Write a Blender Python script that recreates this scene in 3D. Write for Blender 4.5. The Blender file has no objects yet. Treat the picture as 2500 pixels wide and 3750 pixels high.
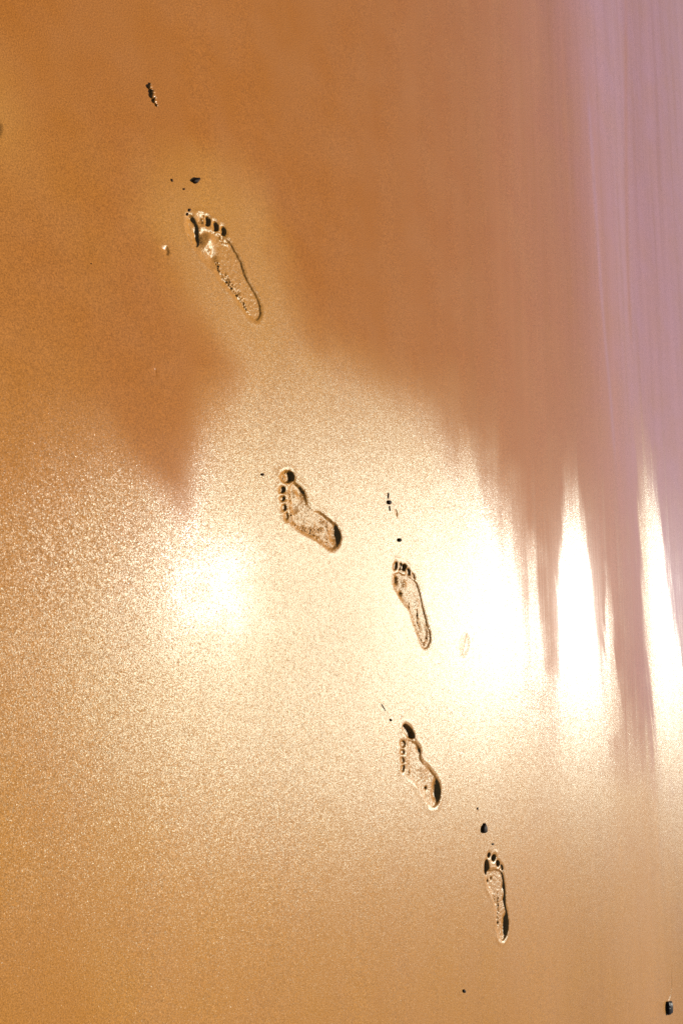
import bpy, math, random
import numpy as np
from mathutils import Matrix, Vector

# ------------------------------------------------------------------ camera, sun, sky, exposure
scene = bpy.context.scene
COL = scene.collection
PW, PH, FPX = 2500, 3750, 3200.0            # photograph size and focal length in its pixels
TILT, PSI, CAM_H = math.radians(51.05), math.radians(-6.4), 1.27
SPEC = (1210, 2265)                         # where flat wet sand mirrors the sun
# camera axes: x right, y down, z forward; dn = straight down, fr = along the beach slope to the sea, sd = along the shore
d_ = np.array([math.cos(PSI), math.sin(PSI), 0.0]); z_ = np.array([0, 0, 1.0])
dn = math.cos(TILT) * z_ - math.sin(TILT) * d_
fr = math.sin(TILT) * z_ + math.cos(TILT) * d_
sd = np.cross(dn, fr)

SURFACE = None                              # height of the beach, known further down
def gp(px, py):
    """photo pixel -> point of the flat beach (metres)"""
    r = np.array([px - PW / 2, py - PH / 2, FPX]); p = None
    for _ in range(1 if SURFACE is None else 5):
        k = (CAM_H - (0 if p is None else SURFACE(p[None])[0])) / (r @ dn)
        p = np.array([k * (r @ sd), k * (r @ fr)])
    return p

def S(px, py):                              # the same from the 1568-pixel-wide view
    return gp(px * PW / 1568, py * PW / 1568)

def wv(c):
    return Vector((c @ sd, c @ fr, -(c @ dn)))
cr, cu, cb = wv(np.array([1.0, 0, 0])), wv(np.array([0, -1.0, 0])), wv(np.array([0, 0, -1.0]))
cam = bpy.data.cameras.new("camera")
cam.sensor_width = 36; cam.lens = 36 * FPX / PH; cam.clip_start = 0.05; cam.clip_end = 2000
co = bpy.data.objects.new("camera", cam); COL.objects.link(co)
co.matrix_world = Matrix(((cr.x, cu.x, cb.x, 0), (cr.y, cu.y, cb.y, 0), (cr.z, cu.z, cb.z, CAM_H), (0, 0, 0, 1)))
scene.camera = co

m = gp(*SPEC)
SUN_AZ = math.atan2(m[0], m[1]); SUN_EL = math.atan2(CAM_H, np.linalg.norm(m))
sl = bpy.data.lights.new("sun", 'SUN'); sl.energy = 5.0; sl.angle = math.radians(0.5); sl.color = (1.0, 0.95, 0.83)
so = bpy.data.objects.new("sun", sl); COL.objects.link(so)
sdir = Vector((math.cos(SUN_EL) * math.sin(SUN_AZ), math.cos(SUN_EL) * math.cos(SUN_AZ), math.sin(SUN_EL)))
so.rotation_euler = sdir.to_track_quat('Z', 'Y').to_euler(); so.location = sdir * 20
world = bpy.data.worlds.new("World"); scene.world = world; world.use_nodes = True
nt = world.node_tree
sky = nt.nodes.new("ShaderNodeTexSky"); sky.sky_type = 'NISHITA'; sky.sun_disc = False
sky.sun_elevation = SUN_EL; sky.sun_rotation = SUN_AZ
nt.links.new(sky.outputs[0], nt.nodes['Background'].inputs[0])
nt.nodes['Background'].inputs[1].default_value = 0.05
scene.view_settings.view_transform = 'Standard'; scene.view_settings.look = 'None'
scene.view_settings.gamma = 1; scene.view_settings.use_curve_mapping = False
scene.view_settings.exposure = 0.0
scene.cycles.use_denoising = False
scene.cycles.max_bounces = 4; scene.cycles.diffuse_bounces = 0

# ------------------------------------------------------------------ small maths helpers
rng = np.random.default_rng(7)

def smooth01(t):
    t = np.clip(t, 0, 1); return t * t * (3 - 2 * t)

def closed_curve(pts, n=6):
    p = np.asarray(pts, float); out = []
    N = len(p)
    for i in range(N):
        a, b, c, d = p[i - 1], p[i], p[(i + 1) % N], p[(i + 2) % N]
        for t in np.arange(n) / n:
            out.append(.5 * (2 * b + (c - a) * t + (2 * a - 5 * b + 4 * c - d) * t * t + (3 * b - a - 3 * c + d) * t ** 3))
    return np.array(out)

def sdf_poly(P, V):
    """signed distance of points P to polygon V, positive inside"""
    out = np.empty(len(P)); B = np.roll(V, -1, 0); E = B - V; L = (E ** 2).sum(1) + 1e-18
    for s in range(0, len(P), 20000):
        Q = P[s:s + 20000]
        w = Q[:, None, :] - V[None]
        t = np.clip((w * E).sum(2) / L, 0, 1)
        dd = np.sqrt((((w - t[..., None] * E)) ** 2).sum(2).min(1))
        c1 = (V[None, :, 1] > Q[:, 1:2]) != (B[None, :, 1] > Q[:, 1:2])
        xi = V[None, :, 0] + (Q[:, 1:2] - V[None, :, 1]) * E[None, :, 0] / np.where(np.abs(E[None, :, 1]) < 1e-12, 1e-12, E[None, :, 1])
        ins = (c1 & (Q[:, 0:1] < xi)).sum(1) % 2 == 1
        out[s:s + 20000] = np.where(ins, dd, -dd)
    return out

def dist_path(P, path):
    """distance to a polyline and position 0..1 along it"""
    best = np.full(len(P), 1e9); pos = np.zeros(len(P)); n = len(path) - 1
    for i in range(n):
        a, e = path[i], path[i + 1] - path[i]
        t = np.clip(((P - a) @ e) / (e @ e + 1e-18), 0, 1)
        q = np.sqrt(((P - a - t[:, None] * e) ** 2).sum(1))
        k = q < best; best[k] = q[k]; pos[k] = (i + t[k]) / n
    return best, pos

_tab = rng.random((256, 256))
def vnoise(P, scale, off=0.0):
    q = P * scale + off + 97.3; i = np.floor(q).astype(int); f = q - i; f = f * f * (3 - 2 * f)
    i0, j0 = i[:, 0] % 256, i[:, 1] % 256; i1, j1 = (i0 + 1) % 256, (j0 + 1) % 256
    return ((_tab[i0, j0] * (1 - f[:, 0]) + _tab[i1, j0] * f[:, 0]) * (1 - f[:, 1])
            + (_tab[i0, j1] * (1 - f[:, 0]) + _tab[i1, j1] * f[:, 0]) * f[:, 1])

# ------------------------------------------------------------------ the broad shape of the beach: low swash ridges parallel to the waterline, given by their slope across the shore
SHORE = .18                                 # the waterline runs a little askew to the view
_sl = [(150, 0), (320, -.005), (420, -.02), (540, -.02), (640, 0), (760, .005), (1000, .018), (1090, .035), (1140, .012), (1250, .008), (1280, .055),
       (1340, .06), (1385, .01), (1445, -.005), (1478, .075), (1535, .075), (1562, .04), (1620, .02), (1750, 0)]
SL_Y = np.linspace(.3, 6, 2400)
_s = np.interp(SL_Y, [S(x, 1350)[1] + SHORE * S(x, 1350)[0] for x, _ in _sl], [v for _, v in _sl])
_s += np.where(SL_Y > 1.7, 1, .2) * np.convolve(rng.normal(size=len(SL_Y)), np.hanning(15), 'same') * .0022
_k = np.hanning(21); _s = np.convolve(_s, _k / _k.sum(), 'same')
SL_H = np.cumsum(_s) * (SL_Y[1] - SL_Y[0])
SL_H -= np.interp(S(700, 1200)[1] + SHORE * S(700, 1200)[0], SL_Y, SL_H)
def SURFACE(P):
    x, y = P[:, 0], P[:, 1]
    return np.interp(y + SHORE * x, SL_Y, SL_H) + .001 * np.sin(x * 3.1 + y * 2.2)


# ------------------------------------------------------------------ how wet the sand is (0 drained and grainy, 1 under a film of water)
def poly(pts):
    return closed_curve([S(*p) for p in pts], 3)
DRY = poly([(-300, 1010), (0, 1030), (150, 1070), (290, 1130), (365, 1190), (400, 1260), (420, 1300), (455, 1300), (468, 1220), (476, 1090), (502, 970), (540, 860),
            (520, 785), (470, 720), (420, 640), (374, 560), (360, 480), (392, 420), (465, 395), (550, 425), (600, 490), (625, 570), (655, 670),
            (700, 780), (800, 850), (950, 945), (1035, 1070), (1085, 1150), (1120, 1290), (1150, 1430), (1185, 1560), (1240, 1660), (1300, 1650), (1350, 1690),
            (1400, 1720), (1440, 1750), (1480, 1740), (1520, 1760), (1700, 1800), (2100, 1900), (2100, 3000), (-300, 3000)])
STRIPS = [([(1450, 820), (1478, 1050), (1490, 1250), (1505, 1420), (1530, 1600), (1545, 1700)], 7, 26, .95),
          ([(1310, 950), (1312, 1150), (1318, 1350), (1328, 1500), (1335, 1650)], 6, 32, .8),
          ([(1055, 900), (1072, 1050), (1100, 1250), (1125, 1450)], 5, 16, .5), ([(1150, 1050), (1170, 1300), (1190, 1500)], 4, 12, .42),
          ([(1215, 1150), (1222, 1350), (1235, 1550)], 3, 10, .4), ([(1395, 1250), (1400, 1500), (1405, 1650)], 3, 12, .6)]

def wetness(P):
    sf = -sdf_poly(P, DRY)
    left = smooth01((1.05 - P[:, 1]) / .3); right = smooth01((P[:, 1] - 1.6) / .8)
    wd = .145 + .85 * left + .28 * right
    wd = wd * (.8 + .5 * vnoise(P, 9, 4))
    sf = sf + .03 * (vnoise(P, 14, 8) - .5) + .015 * (vnoise(P, 40, 18) - .5)
    w = smooth01((sf + (.45 + .22 * left) * wd) / (1.3 * wd))
    c = S(-10, 260)
    w *= 1 - .8 * np.exp(-(((P - c) / np.array([.10, .06])) ** 2).sum(1))
    for c, rx, ry, h in ((S(500, 1340), .13, .11, .42), (S(420, 1300), .16, .13, .44), (S(320, 1240), .19, .15, .40)):
        g = h * np.exp(-(((P - c) / np.array([rx, ry])) ** 2).sum(1)) * (.75 + .5 * vnoise(P, 22, 2))
        w = np.maximum(w, g)
    for path, r0, r1, amt in STRIPS:
        g = np.array([S(*p) for p in path])
        dd, t = dist_path(P, g)
        # half-width in metres across the shore at that distance
        yy = P[:, 1]; pxm = (CAM_H ** 2 + yy ** 2) / CAM_H / 2007.0
        hw = (r0 + (r1 - r0) * t) * pxm
        w *= 1 - amt * smooth01(1.9 - dd / hw * (.75 + .5 * vnoise(P * np.array([1, 12]), 6, 60))) * smooth01(t * 2.2)
    return w

def gritty(P):
    """how coarse the surface grains stand up"""
    c = S(120, 1230)
    q = S(760, 1480)
    return 1 + .6 * np.exp(-(((P - c) / np.array([.22, .26])) ** 2).sum(1)) + .6 * np.exp(-(((P - q) / np.array([.35, .4])) ** 2).sum(1))

def shore(P):  # seaward weight for the painted sky reflection and for the streaks
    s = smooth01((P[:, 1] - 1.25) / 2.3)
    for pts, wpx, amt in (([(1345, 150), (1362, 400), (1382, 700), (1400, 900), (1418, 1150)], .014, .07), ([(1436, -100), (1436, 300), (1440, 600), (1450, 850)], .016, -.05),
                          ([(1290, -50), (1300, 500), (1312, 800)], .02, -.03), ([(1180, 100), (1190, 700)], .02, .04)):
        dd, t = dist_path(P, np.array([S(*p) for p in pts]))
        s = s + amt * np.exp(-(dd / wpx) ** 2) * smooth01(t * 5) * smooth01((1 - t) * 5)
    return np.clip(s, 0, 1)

# ------------------------------------------------------------------ materials
def mat(name):
    M = bpy.data.materials.new(name); M.use_nodes = True
    return M, M.node_tree, M.node_tree.nodes['Principled BSDF']

def sand_material():
    M, t, b = mat("wet_sand")
    N, Lk = t.nodes, t.links
    def math_(op, a, c=None, clamp=False):
        n = N.new("ShaderNodeMath"); n.operation = op; n.use_clamp = clamp
        for i, v in enumerate((a, c)):
            if v is None: continue
            if isinstance(v, (int, float)): n.inputs[i].default_value = v
            else: Lk.new(v, n.inputs[i])
        return n.outputs[0]
    def vmath(op, a, c, scale=None):
        n = N.new("ShaderNodeVectorMath"); n.operation = op
        for i, v in enumerate((a, c)):
            if v is None: continue
            if isinstance(v, tuple): n.inputs[i].default_value = v
            else: Lk.new(v, n.inputs[i])
        if scale is not None:
            if isinstance(scale, (int, float)): n.inputs['Scale'].default_value = scale
            else: Lk.new(scale, n.inputs['Scale'])
        return n.outputs[0]
    def mixc(f, a, c):
        n = N.new("ShaderNodeMix"); n.data_type = 'RGBA'
        if isinstance(f, (int, float)): n.inputs[0].default_value = f
        else: Lk.new(f, n.inputs[0])
        for i, v in ((6, a), (7, c)):
            if isinstance(v, tuple): n.inputs[i].default_value = (*v, 1)
            else: Lk.new(v, n.inputs[i])
        return n.outputs[2]
    def maprange(v, a, c, d0, d1):
        n = N.new("ShaderNodeMapRange"); Lk.new(v, n.inputs[0])
        for i, q in enumerate((a, c, d0, d1)): n.inputs[i + 1].default_value = q
        return n.outputs[0]
    def noise(vec, scale, detail=2, rough=.5):
        n = N.new("ShaderNodeTexNoise"); n.inputs['Scale'].default_value = scale; n.inputs['Detail'].default_value = detail
        n.inputs['Roughness'].default_value = rough; Lk.new(vec, n.inputs['Vector']); return n
    def attr(name):
        n = N.new("ShaderNodeAttribute"); n.attribute_name = name; return n.outputs['Fac']
    geo = N.new("ShaderNodeNewGeometry"); pos = geo.outputs['Position']
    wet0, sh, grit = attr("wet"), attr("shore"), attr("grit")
    # swash streaks run along the shore
    sx = N.new("ShaderNodeSeparateXYZ"); Lk.new(pos, sx.inputs[0]); cx = N.new("ShaderNodeCombineXYZ")
    Lk.new(sx.outputs[0], cx.inputs[0]); Lk.new(math_('ADD', sx.outputs[1], math_('MULTIPLY', sx.outputs[0], SHORE)), cx.inputs[1]); spos = cx.outputs[0]
    st = noise(vmath('MULTIPLY', spos, (.8, 20, 0)), 1.0, 5, .55).outputs[0]
    st2 = noise(vmath('MULTIPLY', spos, (1.6, 80, 0)), 1.0, 3, .5).outputs[0]
    stm = math_('ADD', math_('MULTIPLY', math_('SUBTRACT', st, .5), 1.5), math_('MULTIPLY', math_('SUBTRACT', st2, .5), .4))
    pat = noise(pos, 11, 4, .6).outputs[0]
    edge = math_('MULTIPLY', math_('MULTIPLY', wet0, math_('SUBTRACT', 1.25, wet0)), sh)
    wet = math_('ADD', wet0, math_('MULTIPLY', math_('MULTIPLY', stm, edge), 2.2), True)
    wet = math_('ADD', wet, math_('MULTIPLY', math_('SUBTRACT', pat, .5), .22), True)
    dry = math_('SUBTRACT', 1.0, wet)
    # colour of the sand, with the sky's reflection in the film painted in
    grain = noise(pos, 420, 2, .7).outputs[0]
    patch = noise(pos, 6, 3, .6).outputs[0]
    base = mixc(wet, (.48, .203, .034), (.40, .138, .022))
    base = mixc(math_('MULTIPLY', math_('POWER', sh, 1.35), math_('MULTIPLY', wet, .92)), base, (.445, .180, .105))  # pinkish sky reflection painted into the wet film's colour
    base = mixc(math_('MULTIPLY', math_('POWER', sh, 11.0), math_('MULTIPLY', wet, .8)), base, (.47, .25, .30))  # lavender sky reflection painted in at the far seaward side
    base = mixc(maprange(patch, .35, .7, 0, .25), base, (.46, .21, .085))
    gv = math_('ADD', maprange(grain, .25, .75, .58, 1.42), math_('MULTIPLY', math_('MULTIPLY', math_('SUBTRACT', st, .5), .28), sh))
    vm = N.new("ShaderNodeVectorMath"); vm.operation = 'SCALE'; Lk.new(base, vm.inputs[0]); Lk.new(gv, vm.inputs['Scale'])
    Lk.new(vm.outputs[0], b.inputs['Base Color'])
    # gloss: a water film is smooth, drained sand is grainy
    rough = math_('ADD', maprange(wet, 0, 1, .325, .16), math_('MULTIPLY', math_('SUBTRACT', grit, 1.0), .07))
    Lk.new(rough, b.inputs['Roughness'])
    b.inputs['IOR'].default_value = 1.45
    b.inputs['Specular IOR Level'].default_value = .42
    Lk.new(mixc(wet, (.76, .98, .86), (1.0, 1.0, 1.0)), b.inputs['Specular Tint'])
    # normals: grains tilted at random + fine lumps + streaks of the film
    vo = N.new("ShaderNodeTexVoronoi"); vo.inputs['Scale'].default_value = 800; vo.voronoi_dimensions = '3D'; Lk.new(pos, vo.inputs['Vector'])
    vc = N.new("ShaderNodeTexVoronoi"); vc.inputs['Scale'].default_value = 400; Lk.new(pos, vc.inputs['Vector'])
    rv = vmath('SUBTRACT', mixc(maprange(grit, 1.2, 1.8, .12, .8), vo.outputs['Color'], vc.outputs['Color']), (.5, .5, .5))
    ln = N.new("ShaderNodeVectorMath"); ln.operation = 'LENGTH'; Lk.new(rv, ln.inputs[0])
    k = math_('ADD', .175, math_('MULTIPLY', math_('POWER', ln.outputs['Value'], 6.0), .7))
    k = math_('MULTIPLY', math_('MULTIPLY', k, math_('ADD', math_('ADD', .08, dry), math_('MULTIPLY', math_('SUBTRACT', grit, 1.0), .25))), grit)
    bu = N.new("ShaderNodeBump"); bu.inputs['Distance'].default_value = .0012
    Lk.new(noise(pos, 400, 3, .6).outputs[0], bu.inputs['Height'])
    Lk.new(math_('ADD', .03, math_('MULTIPLY', math_('MULTIPLY', dry, .19), grit)), bu.inputs['Strength'])
    bs = N.new("ShaderNodeBump"); bs.inputs['Distance'].default_value = .0012
    Lk.new(st2, bs.inputs['Height']); Lk.new(math_('MULTIPLY', sh, .2), bs.inputs['Strength']); Lk.new(bu.outputs[0], bs.inputs['Normal'])
    tilt = vmath('SCALE', rv, None, k)
    nn = vmath('NORMALIZE', vmath('ADD', bs.outputs[0], tilt), None)
    Lk.new(nn, b.inputs['Normal'])
    return M
SAND = sand_material()

# ------------------------------------------------------------------ tagging helpers
def tag(o, label=None, cat=None, group=None, kind=None):
    for k, v in (("label", label), ("category", cat), ("group", group), ("kind", kind)):
        if v: o[k] = v
    return o

def empty(name, loc):
    o = bpy.data.objects.new(name, None); o.empty_display_size = .05; o.location = loc; COL.objects.link(o); return o

# ------------------------------------------------------------------ prints in the sand: traced outlines, real depths
ZOOM = {1: (620, 720, .2551), 2: (900, 1650, .28699), 3: (1350, 1760, .2807), 4: (1370, 2540, .19557), 5: (1700, 2940, .22965),
        6: (450, 250, .2551), 7: (2350, 3550, .09566), 8: (0, 100, .2551)}
def Z(k, x, y):
    a, c, s = ZOOM[k]; return gp(a + x * s, c + y * s)

def ell(k, x, y, rx, ry, deg=0, n=10):
    a = math.radians(deg); out = []
    for i in range(n):
        q = 2 * math.pi * i / n; u, v = rx * math.cos(q), ry * math.sin(q)
        out.append(Z(k, x + u * math.cos(a) - v * math.sin(a), y + u * math.sin(a) + v * math.cos(a)))
    return np.array(out)

# each pit: (part name, outline, depth mm, wall mm, steepness of the far wall (tilt of the floor to the sea), label)
# each lump: (centre, radius mm, height mm); negative height digs
PRINTS = []
def footprint_spec(k, label, sole, sole_d, sole_w, toes, lumps, crumbs, heel, tip, tilt=0.0):
    PRINTS.append(dict(k=k, label=label, sole=closed_curve([Z(k, *p) for p in sole], 6), sd=sole_d, sw=sole_w, tilt=tilt,
                       toes=[(closed_curve(ell(k, *t[:5]), 4), t[5], t[6], t[7]) for t in toes],
                       lumps=[(Z(k, x, y), r / 1000, h / 1000) for x, y, r, h in lumps],
                       crumbs=[([Z(k, *p) for p in path], r / 1000, h / 1000) for path, r, h in crumbs],
                       heel=Z(k, *heel), tip=Z(k, *tip)))

footprint_spec(1, "largest bare right footprint, its big toe a deep dark trench, in a pale patch",
    [(300, 560), (345, 690), (430, 810), (490, 905), (560, 980), (640, 1040), (690, 1120), (750, 1220), (850, 1330), (950, 1450), (1050, 1600),
     (1140, 1710), (1240, 1778), (1305, 1735), (1322, 1620), (1285, 1470), (1195, 1310), (1130, 1190), (1080, 1070), (1030, 930), (960, 790),
     (880, 655), (800, 590), (700, 520), (560, 480), (440, 480)],
    2.6, 4.0,
    [(350, 490, 85, 255, -17, 5.5, 5, "deep trench of the big toe"), (465, 320, 62, 72, 0, 3.5, 4, None), (548, 352, 50, 78, -15, 6.5, 4, None),
     (662, 428, 46, 76, -18, 6.5, 4, None), (775, 488, 44, 74, -18, 6.5, 4, None)],
    [(400, 500, 6, -2.5), (425, 580, 7, -4.5), (440, 640, 5, -2), (350, 320, 4, -2), (575, 610, 13, 6), (520, 700, 8, 3), (640, 870, 11, -4), (600, 790, 5, 2), (490, 330, 4, 2.5), (250, 560, 14, 1.5)],
    [([(700, 950), (730, 1060), (800, 1160), (870, 1250), (940, 1370), (1030, 1440), (1080, 1520), (1140, 1660)], 3.2, 5.5),
     ([(840, 1130), (900, 1230), (960, 1300), (1010, 1380)], 3.0, 4.0), ([(720, 560), (770, 640), (840, 660)], 3.0, 3.5)],
    (1250, 1775), (330, 230))
footprint_spec(2, "bare left footprint with four bead-like toes, in the bright glare at the middle",
    [(560, 420), (630, 400), (680, 440), (730, 490), (768, 560), (778, 620), (800, 670), (870, 740), (980, 800), (1070, 865), (1150, 940),
     (1200, 1030), (1215, 1110), (1190, 1200), (1130, 1265), (1060, 1260), (980, 1195), (900, 1135), (800, 1085), (700, 1030), (620, 965),
     (570, 920), (560, 830), (545, 700), (535, 600), (530, 500)],
    4.0, 6.0,
    [(535, 335, 90, 88, 0, 10, 5, None), (470, 498, 48, 52, 0, 6.5, 4, None), (472, 612, 40, 44, 0, 4.5, 4, None),
     (490, 728, 38, 48, 0, 4.5, 4, None), (525, 835, 35, 56, 0, 4, 4, None)],
    [(508, 350, 8, 5), (1150, 1080, 17, -7), (690, 530, 14, -3), (650, 560, 10, 3), (850, 700, 24, 3.5), (640, 740, 10, -3), (455, 490, 4, 3)],
    [([(620, 960), (720, 1010), (820, 1050), (950, 1120)], 3.5, 4), ([(760, 990), (880, 1010), (990, 1010)], 3.5, 3.5),
     ([(960, 910), (1050, 930), (1080, 1060), (1050, 1180)], 3.5, 3), ([(560, 560), (580, 680), (590, 800), (600, 900)], 3.5, 4)],
    (1160, 1275), (520, 250))
footprint_spec(3, "bare right footprint with clustered toes, crumbly inside, in the brightest glare at the middle",
    [(318, 1340), (322, 1230), (390, 1195), (480, 1225), (560, 1270), (615, 1310), (650, 1400), (690, 1560), (725, 1720), (770, 1880), (808, 2000), (800, 2120),
     (750, 2195), (700, 2180), (655, 2060), (605, 1930), (560, 1800), (520, 1680), (460, 1600), (405, 1520), (345, 1420)],
    2.2, 4.0,
    [(350, 1112, 30, 60, 5, 4.5, 4, None), (412, 1120, 25, 52, 12, 4.5, 3, None), (461, 1135, 32, 50, 8, 8, 3, None),
     (518, 1195, 29, 54, -12, 4.5, 4, None), (580, 1240, 22, 48, -15, 2.5, 4, None)],
    [(362, 1280, 6, -5), (366, 1330, 6, -5), (305, 1245, 5, 3), (422, 1480, 6, -6), (445, 1205, 4, 4), (470, 1350, 9, 4), (640, 1600, 12, 2)],
    [([(525, 1620), (540, 1760), (590, 1880), (640, 2000), (690, 2100)], 3.5, 4.5), ([(640, 1700), (650, 1860), (690, 1950)], 3.0, 4),
     ([(750, 1900), (770, 2000), (760, 2080), (720, 2150)], 3.2, 4.5)],
    (740, 2195), (400, 1050))
footprint_spec(4, "bare left footprint with a black crescent of shade at its heel, below the glare",
    [(620, 860), (700, 850), (755, 885), (805, 930), (860, 1010), (882, 1110), (875, 1190), (910, 1270), (1000, 1360), (1090, 1450), (1150, 1540),
     (1210, 1650), (1242, 1790), (1238, 1930), (1195, 2060), (1130, 2140), (1060, 2120), (1000, 2050), (940, 1950), (870, 1820), (780, 1700),
     (690, 1620), (630, 1560), (612, 1450), (615, 1300), (620, 1150), (610, 1000)],
    2.6, 6.0,
    [(645, 715, 78, 165, -32, 11, 4, "big toe print with a black shaded side"), (545, 950, 62, 72, 0, 4.5, 4, None), (528, 1095, 46, 56, 0, 3.2, 4, None),
     (532, 1250, 42, 66, 0, 3.2, 4, None), (538, 1402, 34, 72, 8, 3.2, 4, None)],
    [(1170, 1800, 14, -7.5), (1180, 1930, 13, -6.5), (1160, 1690, 9, -3.5), (840, 1050, 9, -2.5), (930, 1400, 18, 2.0), (980, 1770, 4, -5), (660, 1470, 5, 3)],
    [([(650, 1280), (670, 1400), (660, 1520)], 3.0, 3)],
    (1120, 2150), (580, 570))
footprint_spec(5, "lowest and narrowest bare right footprint, with black toe holes and a dark heel wall",
    [(325, 1090), (400, 1070), (500, 1060), (585, 1080), (620, 1160), (645, 1320), (655, 1450), (655, 1560), (668, 1680), (695, 1800), (704, 1950),
     (688, 2080), (650, 2170), (605, 2205), (560, 2170), (525, 2080), (510, 1950), (498, 1800), (483, 1680), (462, 1560), (428, 1440), (375, 1360),
     (345, 1260)],
    3.6, 4.0,
    [(354, 1030, 38, 130, 2, 10, 4, "deep black big toe print"), (390, 838, 25, 48, 10, 6, 3, None), (466, 878, 36, 58, 15, 8, 3, None),
     (534, 968, 28, 54, -8, 7, 3, None), (592, 1035, 26, 52, -8, 4, 3, None)],
    [(670, 1940, 14, -7), (660, 2060, 11, -5), (660, 1840, 9, -3.5), (630, 1350, 8, -2), (640, 1550, 8, -2), (550, 1915, 4, -6), (440, 1210, 4, -4),
     (385, 1250, 4, -4)],
    [([(480, 1450), (495, 1560)], 3, 5), ([(550, 1430), (555, 1680), (545, 1900)], 3, 4.5)],
    (620, 2195), (390, 800))

# shallow dents that are no footprints
DENTS = [
    dict(name="dent", label="shallow dark dent cut by the left edge of the photo", outl=closed_curve(ell(8, -25, 1460, 70, 130), 4), d=3, w=9, lumps=[]),
    dict(name="dent", label="faint half-moon dent in the white glare, right of the crumbly footprint", outl=closed_curve(ell(3, 1252, 2155, 68, 165, 8), 4), d=2.0, w=16,
         lumps=[]),
    dict(name="dent", label="tiny dent with one bright edge, left of the largest footprint", outl=closed_curve([gp(590, 905), gp(612, 900), gp(622, 925), gp(612, 938), gp(596, 922)], 4),
         d=2.4, w=5, lumps=[]),
    dict(name="dent", label="very small nick in the smooth orange sand, left of centre", outl=closed_curve([gp(563, 1350), gp(574, 1352), gp(576, 1378), gp(566, 1376)], 4), d=.8, w=4, lumps=[]),
    dict(name="dent", label="thin drag mark beside the round dark pebble in the glare", outl=closed_curve(ell(3, 360, 420, 16, 55, -12), 4), d=1.8, w=4, lumps=[]),
    dict(name="drain_groove", label="thin groove drained above the black pebble in the lower right corner",
         outl=closed_curve([gp(2456, 3540), gp(2459, 3540), gp(2457, 3630), gp(2449, 3662), gp(2443, 3660), gp(2450, 3620)], 4), d=.9, w=5, lumps=[]),
]

FU, CF = .0012, 10                          # fine step, fine steps per coarse step
CU = FU * CF
corners = np.array([gp(*c) for c in ((0, 0), (PW, 0), (0, PH), (PW, PH))])
x0, x1 = corners[:, 0].min() - .25, corners[:, 0].max() + .25
y0, y1 = corners[:, 1].min() - .2, corners[:, 1].max() + .25
NX, NY = int((x1 - x0) / CU), int((y1 - y0) / CU)

def pit(s, depth, wall, shape=None):
    if shape is not None:                    # the wall facing the sea stands steep, the other was dragged out flat
        gx, gy = np.gradient(s.reshape(shape), FU)
        g = np.clip(gx * math.sin(SUN_AZ) + gy * math.cos(SUN_AZ), 0, 1).ravel()
        wall = wall * (1 + 2.2 * g)
    return depth * smooth01((s + .2 * wall) / (1.2 * wall))

def print_height(P, spec, shape):
    """height (m, below 0 = pressed in) plus, for every pit, the inside distance"""
    if 'sole' in spec:
        wob = .0022 * (vnoise(P, 1 / .011, 3) - .5) + .0016 * (vnoise(P, 1 / .005, 9) - .5)
        ss = sdf_poly(P, spec['sole']) + wob
        D = pit(ss, spec['sd'] / 1000, spec['sw'] / 1000, shape)
        inside = smooth01((ss + .001) / .008)
        floor = np.zeros(len(P))
        for c, r, h in spec['lumps']:
            g = np.exp(-((P - c) ** 2).sum(1) / r ** 2)
            floor += h * g
        sall = ss.copy(); toes = []
        Dt = np.zeros(len(P))
        for outl, d, w, _ in spec['toes']:
            s = sdf_poly(P, outl) + wob; toes.append(s)
            Dt = np.maximum(Dt, pit(s, d / 1000, w / 1000, shape)); sall = np.maximum(sall, s)
        D = np.maximum(D, Dt) + .0
        tm = np.max(toes, 0)
        D = D + .0012 * smooth01((tm + .007) / .006) * smooth01((ss + .007) / .006) * (1 - smooth01((np.maximum(tm, ss) - .0) / .003))
        ins = smooth01((sall + .001) / .006)
        z = -D + floor * ins - .0008 * smooth01((sall + .008) / .011)
        for path, r, h in spec['crumbs']:
            dd, t = dist_path(P, np.array(path))
            n = vnoise(P, 1 / .0045, h * 977) * .65 + vnoise(P, 1 / .0022, h * 377) * .35
            z += .8 * h * np.exp(-(dd / (r * 1.6)) ** 2) * (n - .42) * 2 * ins
        n = (vnoise(P, 1 / .006) - .5) + .6 * (vnoise(P, 1 / .0028, 5) - .5)
        z += .0005 * n * ins
    else:
        sall = sdf_poly(P, spec['outl']); toes = []; ss = sall
        z = -pit(sall, spec['d'] / 1000, spec['w'] / 1000, shape)
        for c, r, h in spec['lumps']:
            z += h * np.exp(-((P - c) ** 2).sum(1) / r ** 2)
    lip = np.clip(-sall, 0, None)
    k = 1.0 if 'sole' in spec else .4
    z += k * .0006 * vnoise(P, 1 / .02, 31) * np.exp(-((lip - .006) / .007) ** 2) * smooth01(-sall / .006) * (1 - smooth01((lip - .013) / .007))
    return z, sall, ss, toes

# cells of the coarse net that are refined
fine = np.zeros((NX, NY), bool)
BLOCK = []
for spec in PRINTS + DENTS:
    pts = np.vstack([spec['sole']] + [t[0] for t in spec['toes']]) if 'sole' in spec else spec['outl']
    a = np.floor((pts.min(0) - .024 - (x0, y0)) / CU).astype(int); e = np.ceil((pts.max(0) + .024 - (x0, y0)) / CU).astype(int)
    a = np.clip(a, 1, (NX - 2, NY - 2)); e = np.clip(e, 2, (NX - 1, NY - 1))
    fine[a[0]:e[0], a[1]:e[1]] = True
    BLOCK.append((a, e, spec))

def base_height(P):
    x, y = P[:, 0], P[:, 1]
    z = SURFACE(P)
    return z

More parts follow.
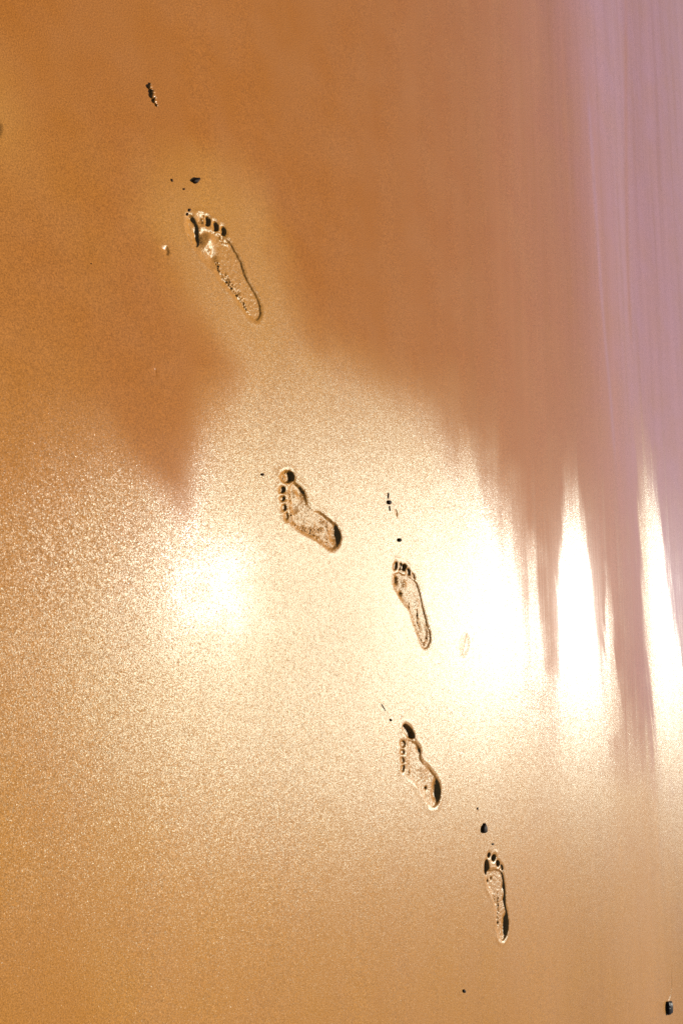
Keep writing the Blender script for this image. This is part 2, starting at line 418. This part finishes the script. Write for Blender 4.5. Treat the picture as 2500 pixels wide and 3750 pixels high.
gi, gj = np.meshgrid(np.arange(NX + 1), np.arange(NY + 1), indexing='ij')
GP = np.stack([x0 + gi * CU, y0 + gj * CU], -1).reshape(-1, 2)
CZ = base_height(GP).reshape(NX + 1, NY + 1)
CGX, CGY = np.gradient(CZ, CU)
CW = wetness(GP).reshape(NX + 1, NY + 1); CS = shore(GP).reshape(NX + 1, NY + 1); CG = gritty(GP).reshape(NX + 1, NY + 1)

def bil(A, ii, jj):
    """coarse array at fine indices"""
    i = np.clip(ii // CF, 0, NX - 1); j = np.clip(jj // CF, 0, NY - 1); f = ii / CF - i; g = jj / CF - j
    return (A[i, j] * (1 - f) + A[i + 1, j] * f) * (1 - g) + (A[i, j + 1] * (1 - f) + A[i + 1, j + 1] * f) * g

# the fine lattice: displacement, slopes, owner of every fine face
disp, face_owner = {}, {}
FIX = {}
lat_z = np.zeros((0,))
fine_nodes = {}
OWN = []                                    # (spec index, part key)
W_ = NX * CF + 1; H_ = NY * CF + 1
key = lambda i, j: i.astype(np.int64) * H_ + j
Kz, Kv, Kgx, Kgy, Kin = [], [], [], [], []
Fq, Fo = [], []
for si, (a, e, spec) in enumerate(BLOCK):
    ii, jj = np.meshgrid(np.arange(a[0] * CF, e[0] * CF + 1), np.arange(a[1] * CF, e[1] * CF + 1), indexing='ij')
    P = np.stack([x0 + ii * FU, y0 + jj * FU], -1).reshape(-1, 2)
    z, sall, ss, toes = print_height(P, spec, ii.shape)
    z = z.reshape(ii.shape)
    near = (sall > -.02).reshape(ii.shape); z = np.where(near, z, 0)
    gx, gy = np.gradient(z, FU)
    sh_ = ii.shape
    c = lambda A: (A[:-1, :-1] + A[1:, :-1] + A[1:, 1:] + A[:-1, 1:]) / 4
    sa = c(sall.reshape(sh_)); so_ = c(ss.reshape(sh_))
    own = np.full(sa.shape, -1)
    if 'sole' in spec:
        T = np.stack([c(t.reshape(sh_)) for t in toes]); ti = T.argmax(0); tm = T.max(0)
        ax = spec['tip'] - spec['heel']; L2 = ax @ ax
        tt = c((((P - spec['heel']) @ ax) / L2).reshape(sh_))
        part = np.where(tt < .30, 5, np.where(tt < .60, 6, 7))
        istoe = tm > np.minimum(so_, .0) if True else None
        part = np.where((tm > -.0005) | (tm > so_), ti, part)
        own = np.where(sa > -.0045, part, -1)
    else:
        own = np.where(sa > -.002, 8, -1)
    kk = key(ii, jj)
    Kv.append(kk.ravel()); Kz.append(z.ravel()); Kgx.append(gx.ravel()); Kgy.append(gy.ravel()); Kin.append(((.05 if spec['k'] == 1 else .45) if 'sole' in spec else .15) * smooth01((sall + .002) / .007))
    Fq.append(np.stack([kk[:-1, :-1], kk[1:, :-1], kk[1:, 1:], kk[:-1, 1:]], -1).reshape(-1, 4))
    Fo.append(np.where(own >= 0, si * 16 + own, -1).ravel())
# overlapping blocks: the displaced copy of a node or face wins
Kv, Kz, Kgx, Kgy, Kin = map(np.concatenate, (Kv, Kz, Kgx, Kgy, Kin))
o = np.argsort(-np.abs(Kz), kind='stable'); Kv, Kz, Kgx, Kgy = Kv[o], Kz[o], Kgx[o], Kgy[o]; Kin = Kin[o]
KV, first = np.unique(Kv, return_index=True); KZ, KGX, KGY = Kz[first], Kgx[first], Kgy[first]; KIN = Kin[first]
Fq, Fo = np.concatenate(Fq), np.concatenate(Fo)
o = np.argsort(-Fo, kind='stable'); Fq, Fo = Fq[o], Fo[o]
_, first = np.unique(Fq[:, 0], return_index=True); Fq, Fo = Fq[first], Fo[first]

def node_data(keys):
    ii, jj = keys // H_, keys % H_
    z = bil(CZ, ii, jj); gx = bil(CGX, ii, jj); gy = bil(CGY, ii, jj); w = bil(CW, ii, jj); s = bil(CS, ii, jj); gr = bil(CG, ii, jj)
    p = np.clip(np.searchsorted(KV, keys), 0, len(KV) - 1); hit = KV[p] == keys
    z = z + np.where(hit, KZ[p], 0); gx = gx + np.where(hit, KGX[p], 0); gy = gy + np.where(hit, KGY[p], 0); gr = gr + np.where(hit, KIN[p], 0)
    n = np.stack([-gx, -gy, np.ones(len(keys))], -1); n /= np.linalg.norm(n, axis=1)[:, None]
    return np.stack([x0 + ii * FU, y0 + jj * FU, z], -1), n, w, s, gr

def build(name, polys_flat, sizes, origin=(0, 0), extra=None, parent=None):
    """mesh from lattice keys; extra = (verts, faces) joined on as far ground"""
    keys, inv = np.unique(polys_flat, return_inverse=True)
    co_, no_, w, s, gr = node_data(keys)
    nf = len(sizes)
    if extra:
        ev, ef = extra; b0 = len(co_)
        co_ = np.vstack([co_, ev]); no_ = np.vstack([no_, np.tile([0, 0, 1.], (len(ev), 1))])
        ec = np.clip(ev[:, :2], (x0, y0), (x0 + NX * CU, y0 + NY * CU))
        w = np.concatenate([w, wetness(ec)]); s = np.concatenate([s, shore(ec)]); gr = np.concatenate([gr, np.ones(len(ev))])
        inv = np.concatenate([inv, np.concatenate(ef) + b0]); sizes = np.concatenate([sizes, [len(q) for q in ef]])
    co_ = co_ - np.array([origin[0], origin[1], 0])
    me = bpy.data.meshes.new(name)
    me.vertices.add(len(co_)); me.vertices.foreach_set("co", co_.astype(np.float32).ravel())
    me.loops.add(len(inv)); me.loops.foreach_set("vertex_index", inv.astype(np.int32))
    me.polygons.add(len(sizes))
    starts = np.concatenate([[0], np.cumsum(sizes)[:-1]]).astype(np.int32)
    me.polygons.foreach_set("loop_start", starts)
    me.polygons.foreach_set("use_smooth", np.ones(len(sizes), bool))
    me.update(calc_edges=True); me.validate()
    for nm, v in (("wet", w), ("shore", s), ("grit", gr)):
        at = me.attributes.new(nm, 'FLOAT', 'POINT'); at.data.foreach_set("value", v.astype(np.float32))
    me.normals_split_custom_set_from_vertices(no_.astype(np.float32).tolist())
    me.materials.append(SAND)
    ob = bpy.data.objects.new(name, me); COL.objects.link(ob)
    if parent: ob.parent = parent
    return ob

# ground = unrefined coarse cells (with the extra border nodes of refined neighbours) + fine faces no print owns + far sheet
ci, cj = np.nonzero(~fine)
fpad = np.pad(fine, 1)
touch = fpad[ci, cj + 1] | fpad[ci + 2, cj + 1] | fpad[ci + 1, cj] | fpad[ci + 1, cj + 2]
qi, qj = ci[~touch] * CF, cj[~touch] * CF
quads = np.stack([key(qi, qj), key(qi + CF, qj), key(qi + CF, qj + CF), key(qi, qj + CF)], -1)
flat = [quads.ravel(), Fq[Fo < 0].ravel()]; sizes = [np.full(len(quads), 4), np.full((Fo < 0).sum(), 4)]
for i, j in zip(ci[touch], cj[touch]):
    ks = []
    def edge(i0, j0, di, dj, f):
        for q in range(0, CF, 1 if f else CF): ks.append((i0 + di * q) * H_ + j0 + dj * q)
    edge(i * CF, j * CF, 1, 0, fpad[i + 1, j]); edge(i * CF + CF, j * CF, 0, 1, fpad[i + 2, j + 1])
    edge(i * CF + CF, j * CF + CF, -1, 0, fpad[i + 1, j + 2]); edge(i * CF, j * CF + CF, 0, -1, fpad[i, j + 1])
    flat.append(np.array(ks, np.int64)); sizes.append(np.array([len(ks)]))
ax_, bx_, ay_, by_ = x0, x0 + NX * CU, y0, y0 + NY * CU
R = 400.0                                    # the same ridges run on along the shore; level sheets fore and aft
EV, EF = [], []
def strip(inner, outer):
    b0 = len(EV); EV.extend(inner); EV.extend(outer); n = len(inner)
    for q in range(n - 1): EF.append(np.array([b0 + q, b0 + q + 1, b0 + n + q + 1, b0 + n + q]))
xs_, ys_ = x0 + np.arange(NX + 1) * CU, y0 + np.arange(NY + 1) * CU
strip([(ax_, v, CZ[0, q]) for q, v in enumerate(ys_)][::-1], [(-R, v, CZ[0, q]) for q, v in enumerate(ys_)][::-1])
strip([(bx_, v, CZ[-1, q]) for q, v in enumerate(ys_)], [(R, v, CZ[-1, q]) for q, v in enumerate(ys_)])
fz, nz = CZ[:, -1], CZ[:, 0]
strip([(-R, by_, fz[0])] + [(v, by_, fz[q]) for q, v in enumerate(xs_)] + [(R, by_, fz[-1])], [(-R, R, 0)] + [(v, R, 0) for v in xs_] + [(R, R, 0)])
strip([(-R, ay_, nz[0])] + [(v, ay_, nz[q]) for q, v in enumerate(xs_)] + [(R, ay_, nz[-1])], [(-R, -R, 0)] + [(v, -R, 0) for v in xs_] + [(R, -R, 0)])
EV = np.array(EV, float)
_a, _b, _c = (EV[[f[k] for f in EF]] for k in range(3))
_up = np.cross(_b - _a, _c - _a)[:, 2] > 0
EF = [f if u else f[::-1] for f, u in zip(EF, _up)]
ground = build("sand", np.concatenate(flat), np.concatenate(sizes), extra=(EV, EF))
tag(ground, kind="structure")
ground["label"] = "smooth wet orange beach sand"; 

PART = {5: "heel_print", 6: "arch_print", 7: "ball_print"}
for si, (a, e, spec) in enumerate(BLOCK):
    mine = Fo // 16 == si
    if 'sole' in spec:
        t = empty("footprint", (*spec['heel'], 0))
        tag(t, spec['label'], "footprint", "trail of bare footprints in the wet sand")
        for p in range(8):
            f = Fq[mine & (Fo % 16 == p)]
            if not len(f): continue
            ob = build(PART.get(p, "toe_print"), f.ravel(), np.full(len(f), 4), spec['heel'], parent=t)
            if p < 5 and spec['toes'][p][3]: ob["label"] = spec['toes'][p][3]
    else:
        f = Fq[mine]
        c0 = spec['outl'].mean(0)
        ob = build(spec['name'], f.ravel(), np.full(len(f), 4), c0); ob.location = (*c0, 0)
        tag(ob, spec['label'], "groove" if spec['name'] == "drain_groove" else "dent")

# ------------------------------------------------------------------ pebbles and bits of shell lying on the sand
def stone_material(name, c1, c2, rough):
    M, t, b = mat(name)
    n = t.nodes.new("ShaderNodeTexNoise"); n.inputs['Scale'].default_value = 300; n.inputs['Detail'].default_value = 4
    r = t.nodes.new("ShaderNodeValToRGB"); r.color_ramp.elements[0].color = (*c1, 1); r.color_ramp.elements[1].color = (*c2, 1)
    r.color_ramp.elements[0].position = .35; r.color_ramp.elements[1].position = .7
    g = t.nodes.new("ShaderNodeNewGeometry"); t.links.new(g.outputs['Position'], n.inputs['Vector'])
    t.links.new(n.outputs[0], r.inputs[0]); t.links.new(r.outputs[0], b.inputs['Base Color'])
    bu = t.nodes.new("ShaderNodeBump"); bu.inputs['Strength'].default_value = .4; bu.inputs['Distance'].default_value = .0006
    t.links.new(n.outputs[0], bu.inputs['Height']); t.links.new(bu.outputs[0], b.inputs['Normal'])
    b.inputs['Roughness'].default_value = rough; b.inputs['Specular IOR Level'].default_value = .5 if rough < .3 else .15
    return M
BLACK = stone_material("black_stone", (.014, .007, .004), (.04, .02, .01), .62)
GLOSSY = stone_material("glossy_black_stone", (.006, .004, .003), (.02, .010, .005), .38)
BROWN = stone_material("brown_stone", (.05, .02, .009), (.13, .055, .022), .65)
CLOD = SAND

def blob(name, label, cat, outl_px, height, material, bury=.3, seed=0, squash=None):
    """a stone whose plan follows an outline on the beach, rounded above and below"""
    V = closed_curve([gp(*p) for p in outl_px], 4); c0 = V.mean(0); V = V - c0
    r_ = np.random.default_rng(seed); rings = 7; vs, fs = [], []; n = len(V)
    for k in range(1, rings):
        th = math.pi * k / rings - math.pi / 2; cs, sn = math.cos(th), math.sin(th)
        for q in range(n):
            j = 1 + .10 * (r_.random() - .5)
            vs.append((V[q, 0] * cs ** .6 * j, V[q, 1] * cs ** .6 * j, height * .5 * (sn * (1 + .25 * (r_.random() - .5)))))
    bot, top = len(vs), len(vs) + 1
    vs += [(0, 0, -height * .5), (0, 0, height * .5)]
    for k in range(rings - 2):
        for q in range(n):
            w = (q + 1) % n; fs.append((k * n + q, k * n + w, (k + 1) * n + w, (k + 1) * n + q))
    for q in range(n):
        w = (q + 1) % n; fs.append((bot, w, q)); fs.append((top, (rings - 2) * n + q, (rings - 2) * n + w))
    me = bpy.data.meshes.new(name); me.from_pydata(vs, [], fs); me.validate()
    if np.cross(V[1] - V[0], V[2] - V[1]) < 0: me.flip_normals()
    for p in me.polygons: p.use_smooth = True
    me.materials.append(material)
    for nm, v in (("wet", .6), ("shore", .0), ("grit", 1.0)):
        at = me.attributes.new(nm, 'FLOAT', 'POINT'); at.data.foreach_set("value", np.full(len(vs), v, np.float32))
    ob = bpy.data.objects.new(name, me); COL.objects.link(ob)
    zb = base_height(c0[None])[0]
    ob.location = (*c0, zb + height * (.5 - bury))
    return tag(ob, label, cat)

def zp(k, *pts):
    a, c, s = ZOOM[k]; return [(a + x * s, c + y * s) for x, y in pts]
def oval(x, y, rx, ry, deg=0):
    a = math.radians(deg)
    return [(x + rx * math.cos(q) * math.cos(a) - ry * math.sin(q) * math.sin(a), y + rx * math.cos(q) * math.sin(a) + ry * math.sin(q) * math.cos(a))
            for q in np.arange(8) * math.pi / 4]
blob("pebble", "black angular pebble above the toes of the largest footprint", "pebble",
     zp(6, (985, 1620), (1040, 1578), (1098, 1585), (1085, 1620), (1045, 1662), (1010, 1645)), .010, BLACK, seed=1)
blob("shell_bit", "tiny brown fleck left of the black angular pebble", "shell bit", oval(630, 661, 3, 6, -20), .003, BROWN, seed=2)
blob("shell_bit", "tiny brown speck just below left of the black angular pebble", "shell bit", oval(674, 693, 3.5, 3.5), .003, BROWN, seed=3)
blob("shell_bit", "dark crumb touching the tip of the largest footprint's big toe", "shell bit", oval(694, 770, 4, 6, 20), .004, BROWN, seed=4)
blob("shell_bit", "small dark crumb outside the largest footprint's big toe, lower of two", "shell bit", oval(687, 785, 3, 6), .003, BROWN, seed=5)
blob("pebble", "small brown pebble left of the bead-toed footprint in the glare", "pebble", oval(961, 1738, 5, 5), .005, BROWN, seed=6)
blob("pebble", "round black pebble on a short upright stalk of weed in the glare", "pebble", oval(1423.5, 1840, 6.5, 8), .008, BLACK, seed=7)
blob("weed_strand", "short brown weed strand above the round black pebble", "weed", oval(1421, 1815, 2.2, 12, 5), .003, BROWN, seed=8)
blob("weed_strand", "short brown weed strand below the round black pebble", "weed", oval(1426, 1862, 2.4, 10, -8), .003, BROWN, seed=9)
blob("pebble", "small black pebble just above the toes of the crumbly footprint", "pebble", oval(1461, 1978, 5.5, 7), .008, BLACK, seed=10)
blob("shell_bit", "small brown chip above left of the footprint below the glare", "shell bit", oval(1430, 2637, 3.5, 5, -20), .004, BROWN, seed=11)
blob("weed_strand", "hair-thin brown strand above the footprint below the glare", "weed", oval(1403, 2590, 1.5, 16, -30), .002, BROWN, seed=12)
blob("shell_bit", "tiny dark speck above the black teardrop pebble", "shell bit", oval(1747.5, 2961, 2.5, 5), .003, BLACK, seed=13)
blob("pebble", "black teardrop pebble above the lowest footprint", "pebble",
     zp(5, (312, 320), (335, 370), (342, 420), (340, 465), (305, 482), (275, 465), (272, 400), (290, 350)), .011, BLACK, seed=14)
blob("shell_bit", "tiny dark chip between the teardrop pebble and the lowest footprint", "shell bit", oval(1803, 3091, 4.5, 3.5), .003, BLACK, seed=15)
blob("pebble", "tiny dark pebble alone near the bottom edge", "pebble", oval(1698, 3629, 4.5, 7, -25), .005, BLACK, seed=16)
blob("pebble", "biggest black pebble, upright and glinting, in the lower right corner", "pebble",
     zp(7, (925, 1215), (1000, 1230), (1070, 1190), (1105, 1300), (1120, 1450), (1110, 1650), (1020, 1720), (935, 1725), (905, 1500), (905, 1370)), .016, GLOSSY, seed=17)
blob("shell_bit", "lone dark speck on the smooth orange sand at the left", "shell bit", oval(335, 966, 2, 2), .002, BLACK, seed=18)

def clod():
    t = empty("sand_clod", (*gp(563, 343), 0))
    tag(t, "knobbly elongated clod of wet brown sand at the upper left", "sand clod")
    base = gp(563, 343)
    for q, (x, y, r, hgt) in enumerate([(392, 230, 4, .005), (385, 272, 7, .009), (404, 305, 5, .006), (424, 352, 7.5, .010), (428, 402, 8.5, .009), (450, 430, 6, .009), (455, 478, 6.5, .007), (474, 505, 4, .004), (488, 536, 4, .005)]):
        px, py = zp(6, (x, y))[0]
        b = blob("knob", None, None, oval(px, py, r, r * 1.25, -20), hgt, CLOD, bury=.35, seed=30 + q)
        b.location.x -= base[0]; b.location.y -= base[1]; b.parent = t
clod()
